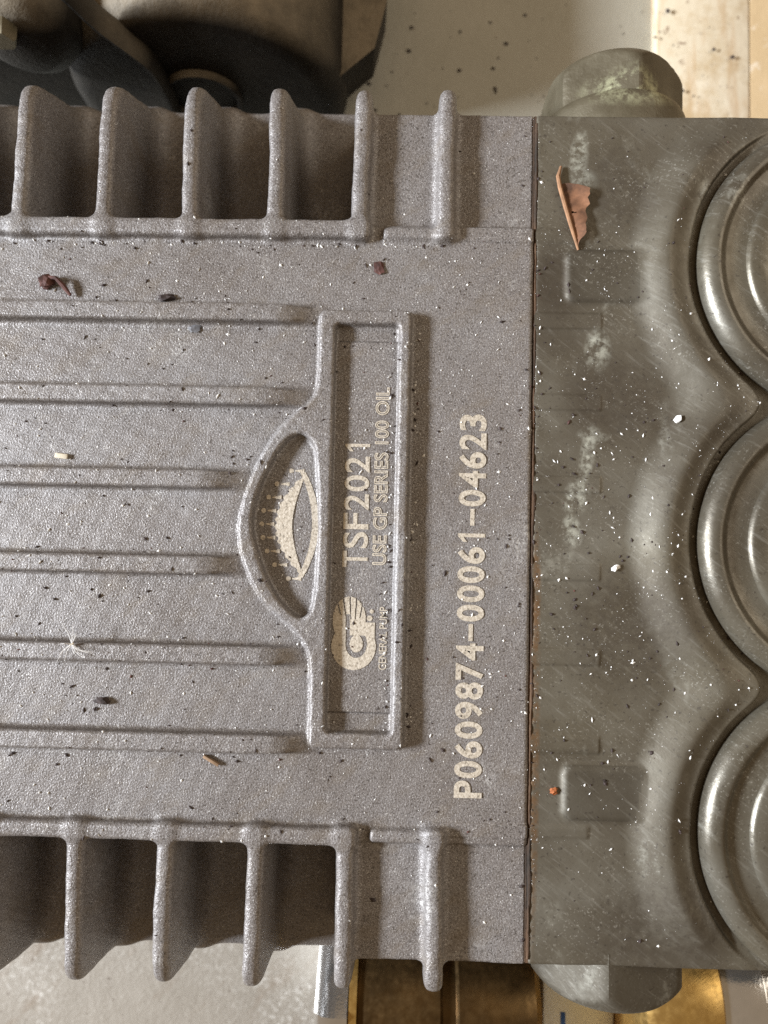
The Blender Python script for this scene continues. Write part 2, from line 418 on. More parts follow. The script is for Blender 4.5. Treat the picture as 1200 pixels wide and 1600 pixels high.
# ================================================================== the pump
pump = empty('pressure_pump')
tag(pump, 'grey finned pressure pump with raised nameplate and bronze grey valve manifold', 'pump')
FX = [-125.45+23.45*i for i in range(7)]
RY = [53.1, 30.3, 7.7, -15.3, -38.7, -61.6]
YT, YB = 128.4, -129.0
def body(P):
    panel = box(P, (-170, -87.0, -70), (39.4, 79.1, 0), 1.2)
    floor = box(P, (-170, YB, -70), (39.4, YT, -28), 1.5)
    flange = box(P, (-9.5, -117.4, -70), (39.4, 111.6, -1.4), 0.8)
    a = smin(floor, panel, 8.0); b = smin(floor, flange, 13.0)
    return smin(a, b, 0.9)+wob(P, 0.10, 9)+wob(P, 0.05, 2.3)
crank = Cast(body, 'crankcase')
def rail_fn(y0, y1, x0, x1, zt, r): return lambda P: box(P, (x0, y0, -6), (x1, y1, zt), r)+wob(P, 0.10, 6)+wob(P, 0.05, 1.7)
crank.add('rail', rail_fn(74.4, 79.2, -170, -5.6, 3.0, 1.3), (-170, 74, -6), (-5, 80, 3), 1.0)
crank.add('rail', rail_fn(-87.1, -82.7, -170, -5.6, 3.0, 1.3), (-170, -88, -6), (-5, -82, 3), 1.0)
crank.add('rail', rail_fn(74.6, 78.0, -2.0, 17.2, 1.5, 1.2), (-3, 74, -6), (18, 79, 2), 1.4)
crank.add('rail', rail_fn(-86.4, -83.0, -2.0, 17.2, 1.9, 1.2), (-3, -87, -6), (18, -82, 2), 1.4)
crank.add('raised_band', lambda P: box(P, (14, 74.6, -6), (39.3, 78.6, 0.45), 0.4)+wob(P, .06, 4), (14, 74, -6), (39.4, 79, 1), 0.5)
crank.add('raised_band', lambda P: box(P, (14, -84.7, -6), (39.3, -81.2, 0.35), 0.4)+wob(P, .06, 4), (14, -85, -6), (39.4, -81, 1), 0.5)
def fin_fn(xc, side, full):
    yo, yf = (118.4, YT-0.6) if side > 0 else (124.9, -YB-0.6)
    if not full: yf = yo+0.5
    yi = 74.5 if side > 0 else 82.5
    L = math.hypot(yf-yo, 28.0); ny, nz = 28.0/L, (yf-yo)/L
    def fn(P):
        y = P[:, 1]*side; z = P[:, 2]; x = np.abs(P[:, 0]-xc-0.25*np.sin(y*0.09+xc))
        out = (y-yo)*ny+(z-0.0)*nz
        prof = smax(z-2.9, out, 7.0)
        prof = smax(prof, yi-y, 1.0)
        half = 2.3+0.020*np.clip(2.5-z, 0, 40)
        d = smax(x-half, prof, 2.2)
        d = np.maximum(d, -34-z)
        return d+wob(P, 0.16, 7)+wob(P, 0.06, 1.8)
    return fn
kfin = lambda P: 2.0+5.0*np.clip((-P[:, 2]-6)/16, 0, 1)
for i, x in enumerate(FX):
    for sd in (1, -1):
        full = i < 5
        lo = (x-5, (72 if sd > 0 else -131), -34); hi = (x+5, (131 if sd > 0 else -80), 3)
        crank.add('fin', fin_fn(x, sd, full), lo, hi, kfin if full else 2.4)
RS = [-27.5, -31.0, -46.7, -46.7, -29.0, -26.5]; RE = [-18.6, -20.5, -36.5, -37.0, -20.5, -18.4]
for y, xs, xe in zip(RY, RS, RE):
    def fn(P, y=y, xs=xs, xe=xe):
        h = 3.7
        d = box(P, (-170, y-2.45, -4), (xe+2, y+2.45, h), 0.95)
        sl = (P[:, 2]*(xe-xs)+(P[:, 0]-xe)*h)/math.hypot(xe-xs, h)
        return smax(d, sl, 1.5)+wob(P, 0.07, 5)+wob(P, 0.05, 1.6)
    crank.add('ridge', fn, (-170, y-3, -4), (xe+3, y+3, 4), 1.5)
DO = catmull([(-17.0, 36.5), (-18.6, 32.2), (-21.4, 28.3), (-25.4, 25.0), (-30.4, 19.0), (-34.9, 10.3), (-38.0, 0.2), (-38.7, -6.1), (-37.4, -12.8), (-34.6, -19.5), (-30.7, -25.0), (-25.0, -30.0), (-20.6, -34.7), (-18.3, -40.1), (-17.0, -44), (-12, -30), (-12, -4), (-12, 20)])
DI = catmull([(-22.7, 20.5), (-19.6, 18.3), (-18.2, 13.2), (-17.2, -3.9), (-17.5, -17.5), (-18.2, -25.0), (-19.6, -27.7), (-22.1, -28.5), (-26.5, -25.0), (-30.9, -18.4), (-34.2, -9.4), (-35.2, -2.6), (-33.4, 6.0), (-29.4, 14.7), (-26.1, 19.0)])
def frame_fn(P):
    X, Y, Z = P[:, 0], P[:, 1], P[:, 2]
    o = smin(rect2(X, Y, -18.3, 6.2, -62.2, 54.2, 1.8), poly2(X, Y, DO), 1.5)
    i = np.minimum(rect2(X, Y, -14.2, 3.3, -58.3, 50.6, 1.4), poly2(X, Y, DI))
    sd_ = smax(o, -i, 0.6)
    return smax(sd_+0.10*(Z-3.0), Z-3.0, 1.0)+wob(P, 0.06, 4)+wob(P, 0.05, 1.5)
crank.add('nameplate_frame', lambda P: np.maximum(frame_fn(P), -3-P[:, 2]), (-40, -63, -3), (7, 55, 4), 0.8)
crank.add('nameplate_insert', lambda P: box(P, (-15, -53.2, -3), (4, 46.2, 0.55), 0.3), (-15, -54, -3), (4, 47, 1), 0.35)
P_, Q_, N_, I_ = nets(crank, (-131, -131, -33), (39.9, 130.5, 4.5), 0.62)
case, parts = split_cast(crank, P_, Q_, N_, I_, PAINT, 'crankcase', pump)
bm_obj('crankcase_base', box_bm((-175, -126, ZB), (39.0, 125, -32.6)), PAINT, case, bevel=2)

# ---- markings
def text_mesh(body_, length, height, bold=0.0, outline=0.0):
    cu = bpy.data.curves.new('t', 'FONT'); cu.body = body_; cu.size = 1.0; cu.offset = bold; cu.resolution_u = 5
    if outline: cu.fill_mode = 'NONE'; cu.bevel_depth = outline; cu.bevel_resolution = 0
    t = bpy.data.objects.new('t', cu); C.objects.link(t)
    dg = bpy.context.evaluated_depsgraph_get(); dg.update(); ev = t.evaluated_get(dg); me = ev.to_mesh()
    V = np.array([v.co[:] for v in me.vertices]); Fc = [tuple(p.vertices) for p in me.polygons]
    ev.to_mesh_clear(); bpy.data.objects.remove(t); bpy.data.curves.remove(cu)
    lo, hi = V.min(0), V.max(0)
    V[:, 0] = (V[:, 0]-lo[0])/(hi[0]-lo[0])*length; V[:, 1] = (V[:, 1]-lo[1])/(hi[1]-lo[1])*height
    V[:, 2] = 0 if not outline else V[:, 2]*0.0
    return V, Fc
def put_text(name, body_, x_base, y0, y1, height, z, bold=0.0, outline=0.0, skew=0.0):
    """reads upwards: text runs along +Y, letter tops towards -X; x_base is the baseline"""
    V, Fc = text_mesh(body_, y1-y0, height, bold, outline)
    W = np.column_stack([x_base-V[:, 1], y0+V[:, 0], np.full(len(V), z)])
    return link_mesh(name, W, Fc, ETCH, case, smooth=False)
def put_even(name, body_, x_base, y0, y1, height, z, bold, fill=0.88):
    pitch = (y1-y0)/len(body_); W, G = [], []
    for i, ch in enumerate(body_):
        if ch == '1':
            t_ = 0.17+bold*2
            V = np.array([(0.30, 0), (0.30+t_, 0), (0.30+t_, 1), (0.30+t_*0.25, 1), (0.02, 0.80), (0.02, 0.66), (0.30, 0.79)]); Fc = [(0, 1, 2, 3, 6), (3, 4, 5, 6)]
            V = V*np.array([pitch*fill, height]); V[:, 0] += pitch*0.18
        elif ch == '–':
            hh = height*(0.13+bold); V = np.array([(0.06*pitch, height*.48-hh/2), (0.94*pitch, height*.48-hh/2), (0.94*pitch, height*.48+hh/2), (0.06*pitch, height*.48+hh/2)]); Fc = [(0, 1, 2, 3)]
        else:
            V, Fc = text_mesh(ch, pitch*fill, height, bold); V = V[:, :2]+np.array([pitch*(1-fill)/2, 0])
        b = len(W)
        for v in V: W.append((x_base-v[1], y0+i*pitch+v[0], z))
        G += [tuple(b+k for k in f) for f in Fc]
    return link_mesh(name, W, G, ETCH, case, smooth=False)
put_even('serial_number', 'P0609874–00061–04623', 27.2, -75.0, 27.2, 7.3, 0.16, 0.028)
put_even('model_marking', 'TSF2021', -4.1, -15.3, 20.2, 6.7, 0.68, 0.014, 0.86)
def put_outline(name, body_, x_base, y0, y1, height, z, wd):
    V, Fc = text_mesh(body_, y1-y0, height)
    cnt = {}
    for f in Fc:
        for i in range(len(f)):
            k = tuple(sorted((f[i], f[(i+1) % len(f)]))); cnt[k] = cnt.get(k, 0)+1
    W, G = [], []
    for n_, (a, b) in enumerate(k for k, c in cnt.items() if c == 1):
        p, q = V[a][:2], V[b][:2]; t = q-p; L = np.hypot(*t)
        if L < 1e-6: continue
        t = t/L; nn = np.array([-t[1], t[0]])*wd/2; p = p-t*wd*0.3; q = q+t*wd*0.3; i = len(W)
        for r in (p-nn, q-nn, q+nn, p+nn): W.append((x_base-r[1], y0+r[0], z+0.0008*(n_ % 40)))
        G.append((i, i+1, i+2, i+3))
    return link_mesh(name, W, G, ETCH2, case, smooth=False)
put_outline('oil_instruction', 'USE GP SERIES 100 OIL', 0.75, -14.1, 33.6, 3.5, 0.68, 0.30)
put_text('maker_name', 'GENERAL PUMP', 1.5, -41.9, -25.3, 2.1, 0.68, 0.012)
def mask_mesh(name, fn, x0, x1, y0, y1, z, c=0.13):
    xs = np.arange(x0, x1, c); ys = np.arange(y0, y1, c)
    X, Y = np.meshgrid(xs+c/2, ys+c/2, indexing='ij'); M_ = fn(X, Y)
    ij = np.argwhere(M_)
    b = np.column_stack([x0+ij[:, 0]*c, y0+ij[:, 1]*c, np.full(len(ij), z)])
    V = (b[:, None, :]+np.array([(0, 0, 0), (c, 0, 0), (c, c, 0), (0, c, 0)])[None]).reshape(-1, 3)
    return fast_mesh(name, V, np.arange(len(V)).reshape(-1, 4), ETCH, case)
def logo(X, Y):
    # the round letter mark: a bowl below, a head with fanned stripes above
    bowl = ((X+7.3)/5.9)**2+((Y+35.9)/6.2)**2 < 1
    head = ((X+8.6)/4.4)**2+((Y+29.0)/6.2)**2 < 1
    stem = (np.abs(X+3.9) < 2.1) & (Y > -36) & (Y < -29.5)
    m = bowl | head | stem
    slot = (np.abs(np.hypot((X+6.6)/1.0, (Y+35.2)/1.3)-2.3) < 0.55) & (Y < -33.0) & (X > -9.4)
    slot |= (np.abs(X+9.0+0.04*(Y+30)) < 0.55) & (Y > -35) & (Y < -27.5)
    ang = np.arctan2(X+7.6, Y+40.0)
    stripes = (np.abs(((ang*9.5) % 1.0)-0.5) < 0.12) & (Y > -29.0+2.0*np.abs(X+7.5)*0.2) & (X < -4.6)
    dots = ((X+3.2)**2+(Y+28.4)**2 < 0.55) | ((X+2.7)**2+(Y+26.6)**2 < 0.3)
    return (m & ~slot & ~stripes) | dots
mask_mesh('round_logo', logo, -13.6, -1.0, -42.4, -22.4, 0.68)
def crest(X, Y):
    t = (Y+3.9)/14.2
    k = np.clip(1-t*t, 0, 1)
    left_o = -20.9-8.2*k+0.3*np.sin(Y*3.1); left_i = -21.6-3.0*k**1.6
    lips = (np.abs(t) < 1) & (X > left_o) & (X < left_i)
    r_o = -21.4+4.0*k; r_i = -22.9+3.6*k
    lips |= (np.abs(t) < 1.0) & (X < r_o) & (X > r_i)
    for i in range(9):
        tt = -0.98+i*1.96/8; yy = -3.9+14.8*tt; xx = -24.6-8.2*(1-tt*tt)**0.8
        lips |= (X-xx)**2+(Y-yy)**2 < 0.42
        lips |= (np.abs(Y-yy) < 0.15+0.16*(X-xx-1.0)) & (X > xx+1.0) & (X < xx+3.4)
    return lips
mask_mesh('crest_emblem', crest, -34.5, -16.5, -19.5, 11.5, 0.16)

# ---- joint between the two castings
bm_obj('gasket', box_bm((39.2, -116.6, -30), (40.5, 110.8, -0.85)), GASKET, pump)

# ---- manifold
BC = [(122.8, 68.9), (122.8, -6.4), (122.8, -81.2)]; BR = 42.0
def rfield(X, Y):
    d = [np.hypot(X-a, Y-b) for a, b in BC]
    return smin(smin(d[0], d[1], 9.0), d[2], 9.0)
def sstep(x): x = np.clip(x, 0, 1); return x*x*(3-2*x)
def mani(P):
    X, Y, Z = P[:, 0], P[:, 1], P[:, 2]
    r = rfield(X, Y)
    e = sstep((111-Y)/16)*sstep((Y+117)/16)
    H = -0.35+e*(4.7*sstep((58.5-r)/11.0)-2.0*sstep((49.0-r)/6.5))
    top = (Z-H)*0.86
    d = smax(top, box(P, (39.85, -116.8, -60), (176, 111.1, 40), 0.6), 1.0)
    well = smax(r-BR, -0.2-Z, 0.8)
    d = smax(d, -well, 0.9)
    return d+wob(P, 0.10, 13)+wob(P, 0.03, 3)
manifold = Cast(mani, 'manifold')
for lo, hi in (((48.8, 58.8), (71.8, 72.1)), ((49.0, -79.0), (70.0, -66.0))):
    manifold.add('raised_pad', lambda P, lo=lo, hi=hi: smax(rect2(P[:, 0], P[:, 1], lo[0], hi[0], lo[1], hi[1], 2.0)+0.8*(P[:, 2]-0.7), np.maximum(P[:, 2]-0.8, -4-P[:, 2]), 0.8), (lo[0]-2, lo[1]-2, -4), (hi[0]+2, hi[1]+2, 1), 1.2)
for y in (53.0, 30.6, 8.4, -15.0, -37.4, -60.2):
    manifold.add('raised_tab', lambda P, y=y: box(P, (38, y-2.2, -4), (58.2, y+2.2, 0.05), 0.7)+wob(P, .08, 5), (40, y-3, -4), (59, y+3, 1), 0.6)
for y0, y1 in ((74.6, 78.5), (-84.6, -81.2)):
    manifold.add('raised_band', lambda P, y0=y0, y1=y1: box(P, (38, y0, -4), (55.4, y1, -0.05), 0.8)+wob(P, .08, 5), (40, y0-1, -4), (56, y1+1, 1), 0.6)
P_, Q_, N_, I_ = nets(manifold, (39.7, -118, -16), (130, 112.2, 6.5), 0.62)
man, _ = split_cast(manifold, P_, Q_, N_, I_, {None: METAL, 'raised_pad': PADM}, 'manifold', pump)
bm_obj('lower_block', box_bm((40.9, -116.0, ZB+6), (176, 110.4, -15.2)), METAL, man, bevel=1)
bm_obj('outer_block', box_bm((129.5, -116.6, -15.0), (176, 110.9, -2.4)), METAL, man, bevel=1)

# ---- valve caps
for i, (bx_, by_) in enumerate(BC):
    prof = [(39.7, -4), (39.7, 1.0), (39.4, 2.1), (38.6, 3.3), (37.4, 4.4), (36.0, 5.0), (34.9, 4.9), (34.2, 4.4), (33.5, 3.6), (32.6, 3.2), (28.4, 3.1), (27.6, 3.4), (27.1, 4.2), (26.3, 4.7), (22.5, 4.8), (21.0, 4.4), (19.5, 2.9), (0, 2.9)]
    cap = bm_obj('valve_cap', lathe_bm(prof, 128, 'Z', (bx_, by_, 0)), CAPM, pump)
    bm_obj('hex_boss', lathe_bm([(14.5, 0.5), (14.3, 5.0), (12.8, 6.2), (0, 6.2)], 6, 'Z', (bx_, by_, 0), 0.15+0.4*i), CAPM, cap, bevel=0.9)

# ---- hex plugs in the ends of the manifold
def hexplug(xc, zc, y0, sgn, R1, L1, R2, L2, ph, PLUG):
    prof = [(R1, -2), (R1, L1*0.55), (R1*0.985, L1*0.72), (R1*0.95, L1*0.87), (R1*0.88, L1*0.97), (R1*0.8, L1)]
    pl = bm_obj('hex_plug', lathe_bm([(r, y0+sgn*h) for r, h in prof]+[(0, y0+sgn*L1)], 72, 'Y', (xc, 0, zc)), PLUG, pump)
    # a hexagonal head with softened corners and the curved chamfer of a turned nut
    bm = bmesh.new(); rings = []; seg = 120; hs = [L1-4, L1-0.5]+list(np.linspace(L1, L1+L2, 16))
    for h in hs:
        u = max(0.0, (h-(L1+L2-0.28*R2))/(0.28*R2)); cone = R2*(1.0-0.17*u**1.7); ring = []
        for i in range(seg):
            a = 2*math.pi*i/seg; q = ((a-ph+math.pi/6) % (math.pi/3))-math.pi/6
            hexr = R2*math.cos(math.pi/6)/math.cos(math.pi/6-abs(q)); 
            r = -math.log(math.exp(-(hexr-R2)*8)+math.exp(0.012*R2*8))/8+R2
            r = min(r, cone) if u > 0 else r
            ring.append(bm.verts.new((xc+r*math.cos(a), y0+sgn*h, zc+r*math.sin(a))))
        rings.append(ring)
    for A, B in zip(rings, rings[1:]):
        for i in range(seg): bm.faces.new((A[i], A[(i+1) % seg], B[(i+1) % seg], B[i]))
    bm.faces.new(rings[-1]); bm.faces.new(rings[0])
    hd = bm_obj('hex_head', bm, PLUG, pl)
    return pl
hp = hexplug(66.5, -23.5, 111.0, 1, 22.4, 10.5, 21.4, 13.0, math.radians(83), PLUG)
hb = hexplug(65.5, -22.5, -116.6, -1, 20.0, 1.0, 23.0, 12.5, math.radians(103), PADM)

# ================================================================== engine housing behind the pump
eng = empty('engine_housing'); tag(eng, 'dark dusty cast engine housing with rounded end behind the fins', 'engine')
EX, EZ, ER, EY = -69.0, -66.0, 50.5, 153.0
prof = [(0, EY), (ER-9, EY), (ER-5.5, EY+0.7), (ER-2.6, EY+2.6), (ER-0.7, EY+5.5), (ER, EY+9), (ER, EY+150)]
bm_obj('drum', lathe_bm(prof, 96, 'Y', (EX, 0, EZ)), BLACK, eng)
bm_obj('block', box_bm((-260, 172, ZB), (-70, 320, -12)), BLACK, eng, bevel=6)
# ribs on the face
def sweep(name, pts, ry, rz, mat, parent):
    bm = bmesh.new(); rings = []; n = 10
    pts = [Vector(p) for p in pts]
    for i, p in enumerate(pts):
        t = (pts[min(i+1, len(pts)-1)]-pts[max(i-1, 0)]).normalized(); s1 = t.cross(Vector((0, 1, 0))).normalized(); s2 = Vector((0, 1, 0))
        rings.append([bm.verts.new(p+s1*(rz*math.cos(2*math.pi*k/n))+s2*(ry*math.sin(2*math.pi*k/n))) for k in range(n)])
    for a, b in zip(rings, rings[1:]):
        for k in range(n): bm.faces.new((a[k], a[(k+1) % n], b[(k+1) % n], b[k]))
    bm.faces.new(rings[0]); bm.faces.new(rings[-1])
    return bm_obj(name, bm, mat, parent)
rc = catmull([(-100, 8), (-96.5, -2.8), (-91.5, -16.6), (-85.8, -26.4), (-81.5, -35), (-80.4, -45.5), (-80.7, -58), (-84, -80)], 4)[:28]
sweep('curved_rib', [(p[0], 150.5, p[1]) for p in rc], 4.5, 1.3, BLACK, eng)
bm_obj('boss_ring', lathe_bm([(14.0, EY+1), (14.0, EY-1.6), (13.4, EY-2.4), (12.4, EY-2.4), (11.8, EY-1.6), (11.8, EY+1)], 64, 'Y', (-69.5, 0, -57)), BLACK, eng)
lug = bmesh.new()
lp = [(-24, 156), (-8.1, 169.9), (-3.9, 187.9), (-3.9, 240), (-24, 240)]
va = [lug.verts.new((x, y, -55)) for x, y in lp]; vb = [lug.verts.new((x-1, y+1, -72)) for x, y in lp]
lug.faces.new(va); lug.faces.new(vb[::-1])
for i in range(5): lug.faces.new((va[i], va[(i+1) % 5], vb[(i+1) % 5], vb[i]))
bm_obj('mounting_lug', lug, BLACK, eng, bevel=2.0)
bm_obj('rounded_boss', lathe_bm([(0, 146), (9, 146.6), (14, 149.5), (16.5, 154), (17.5, 162), (17.5, 200)], 48, 'Y', (-119, 0, -27)), BLACK, eng)
bm_obj('bolt_head', lathe_bm([(0, 143), (4.0, 143), (4.8, 144.2), (4.8, 148)], 6, 'Y', (-121, 0, -17)), PLUG0, eng, bevel=0.8)
bm_obj('lower_block', box_bm((-260, 158, ZB), (-84, 200, -40)), BLACK, eng, bevel=5)

# ================================================================== plates of the skid seen beyond the pump
strip = slab('painted_rail', (101, 90, ZB-2), (137, 340, ZB+6), RUST, bev=0.8); tag(strip, 'cream painted steel rail with rust streaks beside the hex plug', 'rail')
board = slab('tan_board', (137.05, 90, ZB-2), (260, 340, ZB+5.8), TAN, bev=0.8); tag(board, 'tan weathered board at the upper right corner', 'board')

# ================================================================== fittings under the lower edge
fit = empty('brass_valve_body'); tag(fit, 'dull brown brass valve body with steel nut below the pump edge', 'fitting')
fy, fz = -160.0, -60.0
bm_obj('hex_body', lathe_bm([(0, -8), (22, -8), (25, -5.5), (25.5, -3), (25.5, 20), (23.8, 21), (23.8, 25), (25.5, 26), (25.5, 46), (24, 50), (21, 52), (0, 52)], 72, 'X', (0, fy, fz), math.radians(100)), BRASS, fit)
bm_obj('end_nut', lathe_bm([(0, -19), (23, -19), (26.5, -16.5), (27.5, -14), (27.5, -8.6), (24, -8)], 6, 'X', (0, fy, fz), math.radians(75)), CHROME, fit, bevel=1.2)
bm_obj('lock_ring', lathe_bm([(23, -8.4), (26.4, -8.2), (26.4, -5.8), (23, -5.6)], 64, 'X', (0, fy, fz)), BRASS2, fit)
kn = empty('round_fitting'); tag(kn, 'shiny yellow brass round fitting with steel collar at lower right', 'fitting')
bm_obj('barrel', lathe_bm([(0, 80), (22, 80), (26, 82), (28, 86), (28, 102), (27.3, 104.5), (25, 106), (0, 106)], 72, 'X', (0, -152, -58)), BRASS2, kn)
bm_obj('steel_collar', lathe_bm([(25.6, 105.4), (26.2, 107), (26.2, 118), (24.8, 119), (24.8, 122), (26.2, 123), (26.2, 170), (0, 170)], 72, 'X', (0, -152, -58)), CHROME, kn)

WHITEP = plate_mat('dirty_white_paint', (0.74, 0.75, 0.72), (0.86, 0.87, 0.86), (0.10, 0.09, 0.08), 0.68)
BLUE = plain('blue_ink', (0.03, 0.10, 0.35), 0.6, 0, 0.3)
pb = slab('white_bracket', (56, -215, -80), (80, -146, -58), WHITEP, bev=1.0); tag(pb, 'dirty white bracket with a blue pen stroke between brass fittings', 'bracket')
bm_obj('blue_stroke', box_bm((62.0, -170.5, -58.2), (63.6, -163.8, -57.85)), BLUE, pb)

# ================================================================== litter lying on the pump
LEAF = plain('dry_brown_leaf', (0.19, 0.088, 0.044), 0.8, 0, 0.6, 260)
lf = empty('leaf_fragment'); tag(lf, 'torn dry brown leaf fragment lying on the manifold', 'leaf')
ly = np.array([73.4, 75.2, 76.2, 78.5, 81.5, 86.0, 89.4, 90.0, 91.0]); lx = np.array([51.5, 51.9, 52.7, 53.4, 53.2, 54.0, 54.5, 52.6, 48.6])
my = np.array([72.6, 79, 85, 90, 93]); mx = np.array([51.3, 49.4, 47.6, 46.2, 45.8]); rl = np.random.default_rng(5)
NT_, NS_ = 60, 9; V = []
jag = np.interp(np.arange(NT_), np.arange(0, NT_, 3), rl.normal(0, 0.28, len(range(0, NT_, 3))))
for i in range(NT_):
    y = 73.4+(91.0-73.4)*i/(NT_-1); x0 = np.interp(y, my, mx); x1 = max(np.interp(y, ly, lx)+jag[i], x0+0.05)
    for j in range(NS_):
        q = j/(NS_-1); x = x0+(x1-x0)*q; yy = y+1.1*q*(1-0.3*q)-0.6*q
        vein = 0.16*max(0, math.cos((yy-0.55*(x-x0))*2.0))**6
        V.append((x, yy, 0.30+0.75*q**1.5+0.35*math.sin(yy*0.5+x*0.6)*q+vein))
nv = len(V); V2 = V+[(x, y, z-0.10) for x, y, z in V]; Fs = []
for i in range(NT_-1):
    for j in range(NS_-1):
        if (i, j) in ((31, 2), (32, 2), (31, 3)): continue                    # a hole eaten through the blade
        k = i*NS_+j; Fs += [(k, k+1, k+NS_+1, k+NS_), (nv+k, nv+k+NS_, nv+k+NS_+1, nv+k+1)]
link_mesh('blade', V2, Fs, LEAF, lf, smooth=True)
STEM = plain('leaf_midrib', (0.31, 0.165, 0.085), 0.8, 0, 0.25, 500)
def rod(name, pts, radii, mat, parent=None, n=8):
    bm = bmesh.new(); rings = []; pts = [Vector(p) for p in pts]
    for i, p in enumerate(pts):
        t = (pts[min(i+1, len(pts)-1)]-pts[max(i-1, 0)]).normalized(); u = t.cross(Vector((0.1, 0.2, 1))).normalized(); v = t.cross(u)
        rings.append([bm.verts.new(p+(u*math.cos(2*math.pi*k/n)+v*math.sin(2*math.pi*k/n))*radii[i]) for k in range(n)])
    for a, b in zip(rings, rings[1:]):
        for k in range(n): bm.faces.new((a[k], a[(k+1) % n], b[(k+1) % n], b[k]))
    bm.faces.new(rings[0]); bm.faces.new(rings[-1])
    return bm_obj(name, bm, mat, parent)
rod('midrib', [(46.5, 96.0, 0.3), (45.7, 93.0, 0.5), (46.2, 90.0, 0.6), (47.6, 85.0, 0.6), (49.4, 79.0, 0.5), (51.4, 72.6, 0.3)], [0.35, 0.6, 0.62, 0.6, 0.55, 0.3], STEM, lf)

WHITE = plain('white_grit', (0.80, 0.78, 0.74), 0.7, 0, 0.1, 800)
DARK = plain('dark_grit', (0.045, 0.03, 0.026), 0.8, 0, 0.4, 800)
BROWN = plain('reddish_brown_bits', (0.085, 0.034, 0.026), 0.8, 0, 0.6, 500)
def top_of(xy):
    z = np.where(xy[:, 0] < 39.6, 0.0, 0.0)
    a = xy[:, 0] < 39.6
    if a.any(): z[a] = crank.top(xy[a])
    if (~a).any(): z[~a] = manifold.top(xy[~a])
    return z
def grit(name, n, smin_, smax_, mat, label, cat, pw=3.0):
    xy = np.column_stack([rng.uniform(-112, 100, n*4), rng.uniform(-112, 108, n*4)])
    # more of it on the middle panel and in the hollows of the manifold than near the edges
    cl = wob(np.column_stack([xy, np.full(len(xy), n*0.37)]), 1.0, 11)+wob(np.column_stack([xy, np.full(len(xy), n*0.11)]), 1.0, 3.5)
    near = np.min(np.abs(xy[:, 1:]-np.array([RY])-np.array([[-3.4]])), axis=1) < 1.6             # dirt lies along the foot of the ridges
    near |= np.min(np.abs(xy[:, 1:]-np.array([RY])-np.array([[3.4]])), axis=1) < 1.2
    p_ = np.clip(0.28+0.42*cl, 0.04, 1)+np.where(near & (xy[:, 0] < -18), 0.35, 0)
    p_ *= np.where((xy[:, 1] > 80) | (xy[:, 1] < -88), 0.3, 1.0)*np.where(np.hypot(xy[:, 0]-64, xy[:, 1]+2) < 42, 1.5, 1)
    xy = xy[rng.random(len(xy)) < p_][:int(n*0.85)]
    m = int(n*0.04)                                                             # and along the seam, the frame and the rails
    xy = np.vstack([xy, np.column_stack([39.9+np.abs(rng.normal(0, 1.2, m)), rng.uniform(-112, 105, m)]),
                    np.column_stack([rng.uniform(-112, 16, m), 73.6-np.abs(rng.normal(0, 1.0, m))]), np.column_stack([7.2+np.abs(rng.normal(0, 1.2, m)), rng.uniform(-61, 53, m)]),
                    np.column_stack([2.0-np.abs(rng.normal(0, 1.0, m)), rng.uniform(-57, 49, m)])])
    z = top_of(xy); ok = z > -2.5; xy, z = xy[ok], z[ok]
    s = smin_+(smax_-smin_)*rng.random(len(xy))**pw
    base = np.array([(1, 0, 0), (0, 1, 0), (-1, 0, 0), (0, -1, 0), (0, 0, .7), (0, 0, -.5)])
    tri = np.array([(0, 1, 4), (1, 2, 4), (2, 3, 4), (3, 0, 4), (1, 0, 5), (2, 1, 5), (3, 2, 5), (0, 3, 5)])
    a = rng.random(len(xy))*6.28; ca, sa = np.cos(a), np.sin(a)
    B = base[None]*(1+0.5*(rng.random((len(xy), 6, 1))-0.5))*np.stack([s*rng.uniform(.7, 1.7, len(s)), s*rng.uniform(.5, 1.0, len(s)), s], 1)[:, None]
    X = B[:, :, 0]*ca[:, None]-B[:, :, 1]*sa[:, None]; Y = B[:, :, 0]*sa[:, None]+B[:, :, 1]*ca[:, None]
    V = np.stack([X+xy[:, :1], Y+xy[:, 1:], B[:, :, 2]+(z+s*0.25)[:, None]], 2).reshape(-1, 3)
    Fc = (tri[None]+6*np.arange(len(xy))[:, None, None]).reshape(-1, 3)
    o = link_mesh(name, V, Fc, mat, smooth=False); tag(o, label, cat, kind='stuff'); return o
grit('white_grit', 4600, 0.06, 0.44, WHITE, 'fine white grit scattered over the pump', 'grit', 6.0)
grit('dark_grit', 1500, 0.07, 0.62, DARK, 'fine black specks scattered over the pump', 'grit', 3.5)
grit('brown_grit', 110, 0.12, 0.55, BROWN, 'reddish brown specks scattered over the pump', 'grit', 3.0)

# crumbs on the skid plate beyond the pump
def plate_grit():
    r2 = np.random.default_rng(3)
    W, G = [], []
    for i in range(80):
        x, y = r2.uniform(-22, 135), r2.uniform(150, 215)
        zt = ZB if x < 100 else ZB+7
        q = 0.3+1.1*r2.random()**2.5; b = len(W); n = 6
        for k in range(n):
            a = 2*math.pi*k/n; rr = q*r2.uniform(.55, 1.1); W.append((x+rr*math.cos(a), y+rr*math.sin(a), zt+0.1))
        W.append((x, y, zt+q*0.7))
        G += [(b+k, b+(k+1) % n, b+n) for k in range(n)]
    o = link_mesh('skid_crumbs', W, G, DARK, smooth=False); tag(o, 'black crumbs scattered on the pale plate behind the pump', 'crumbs', kind='stuff')
plate_grit()

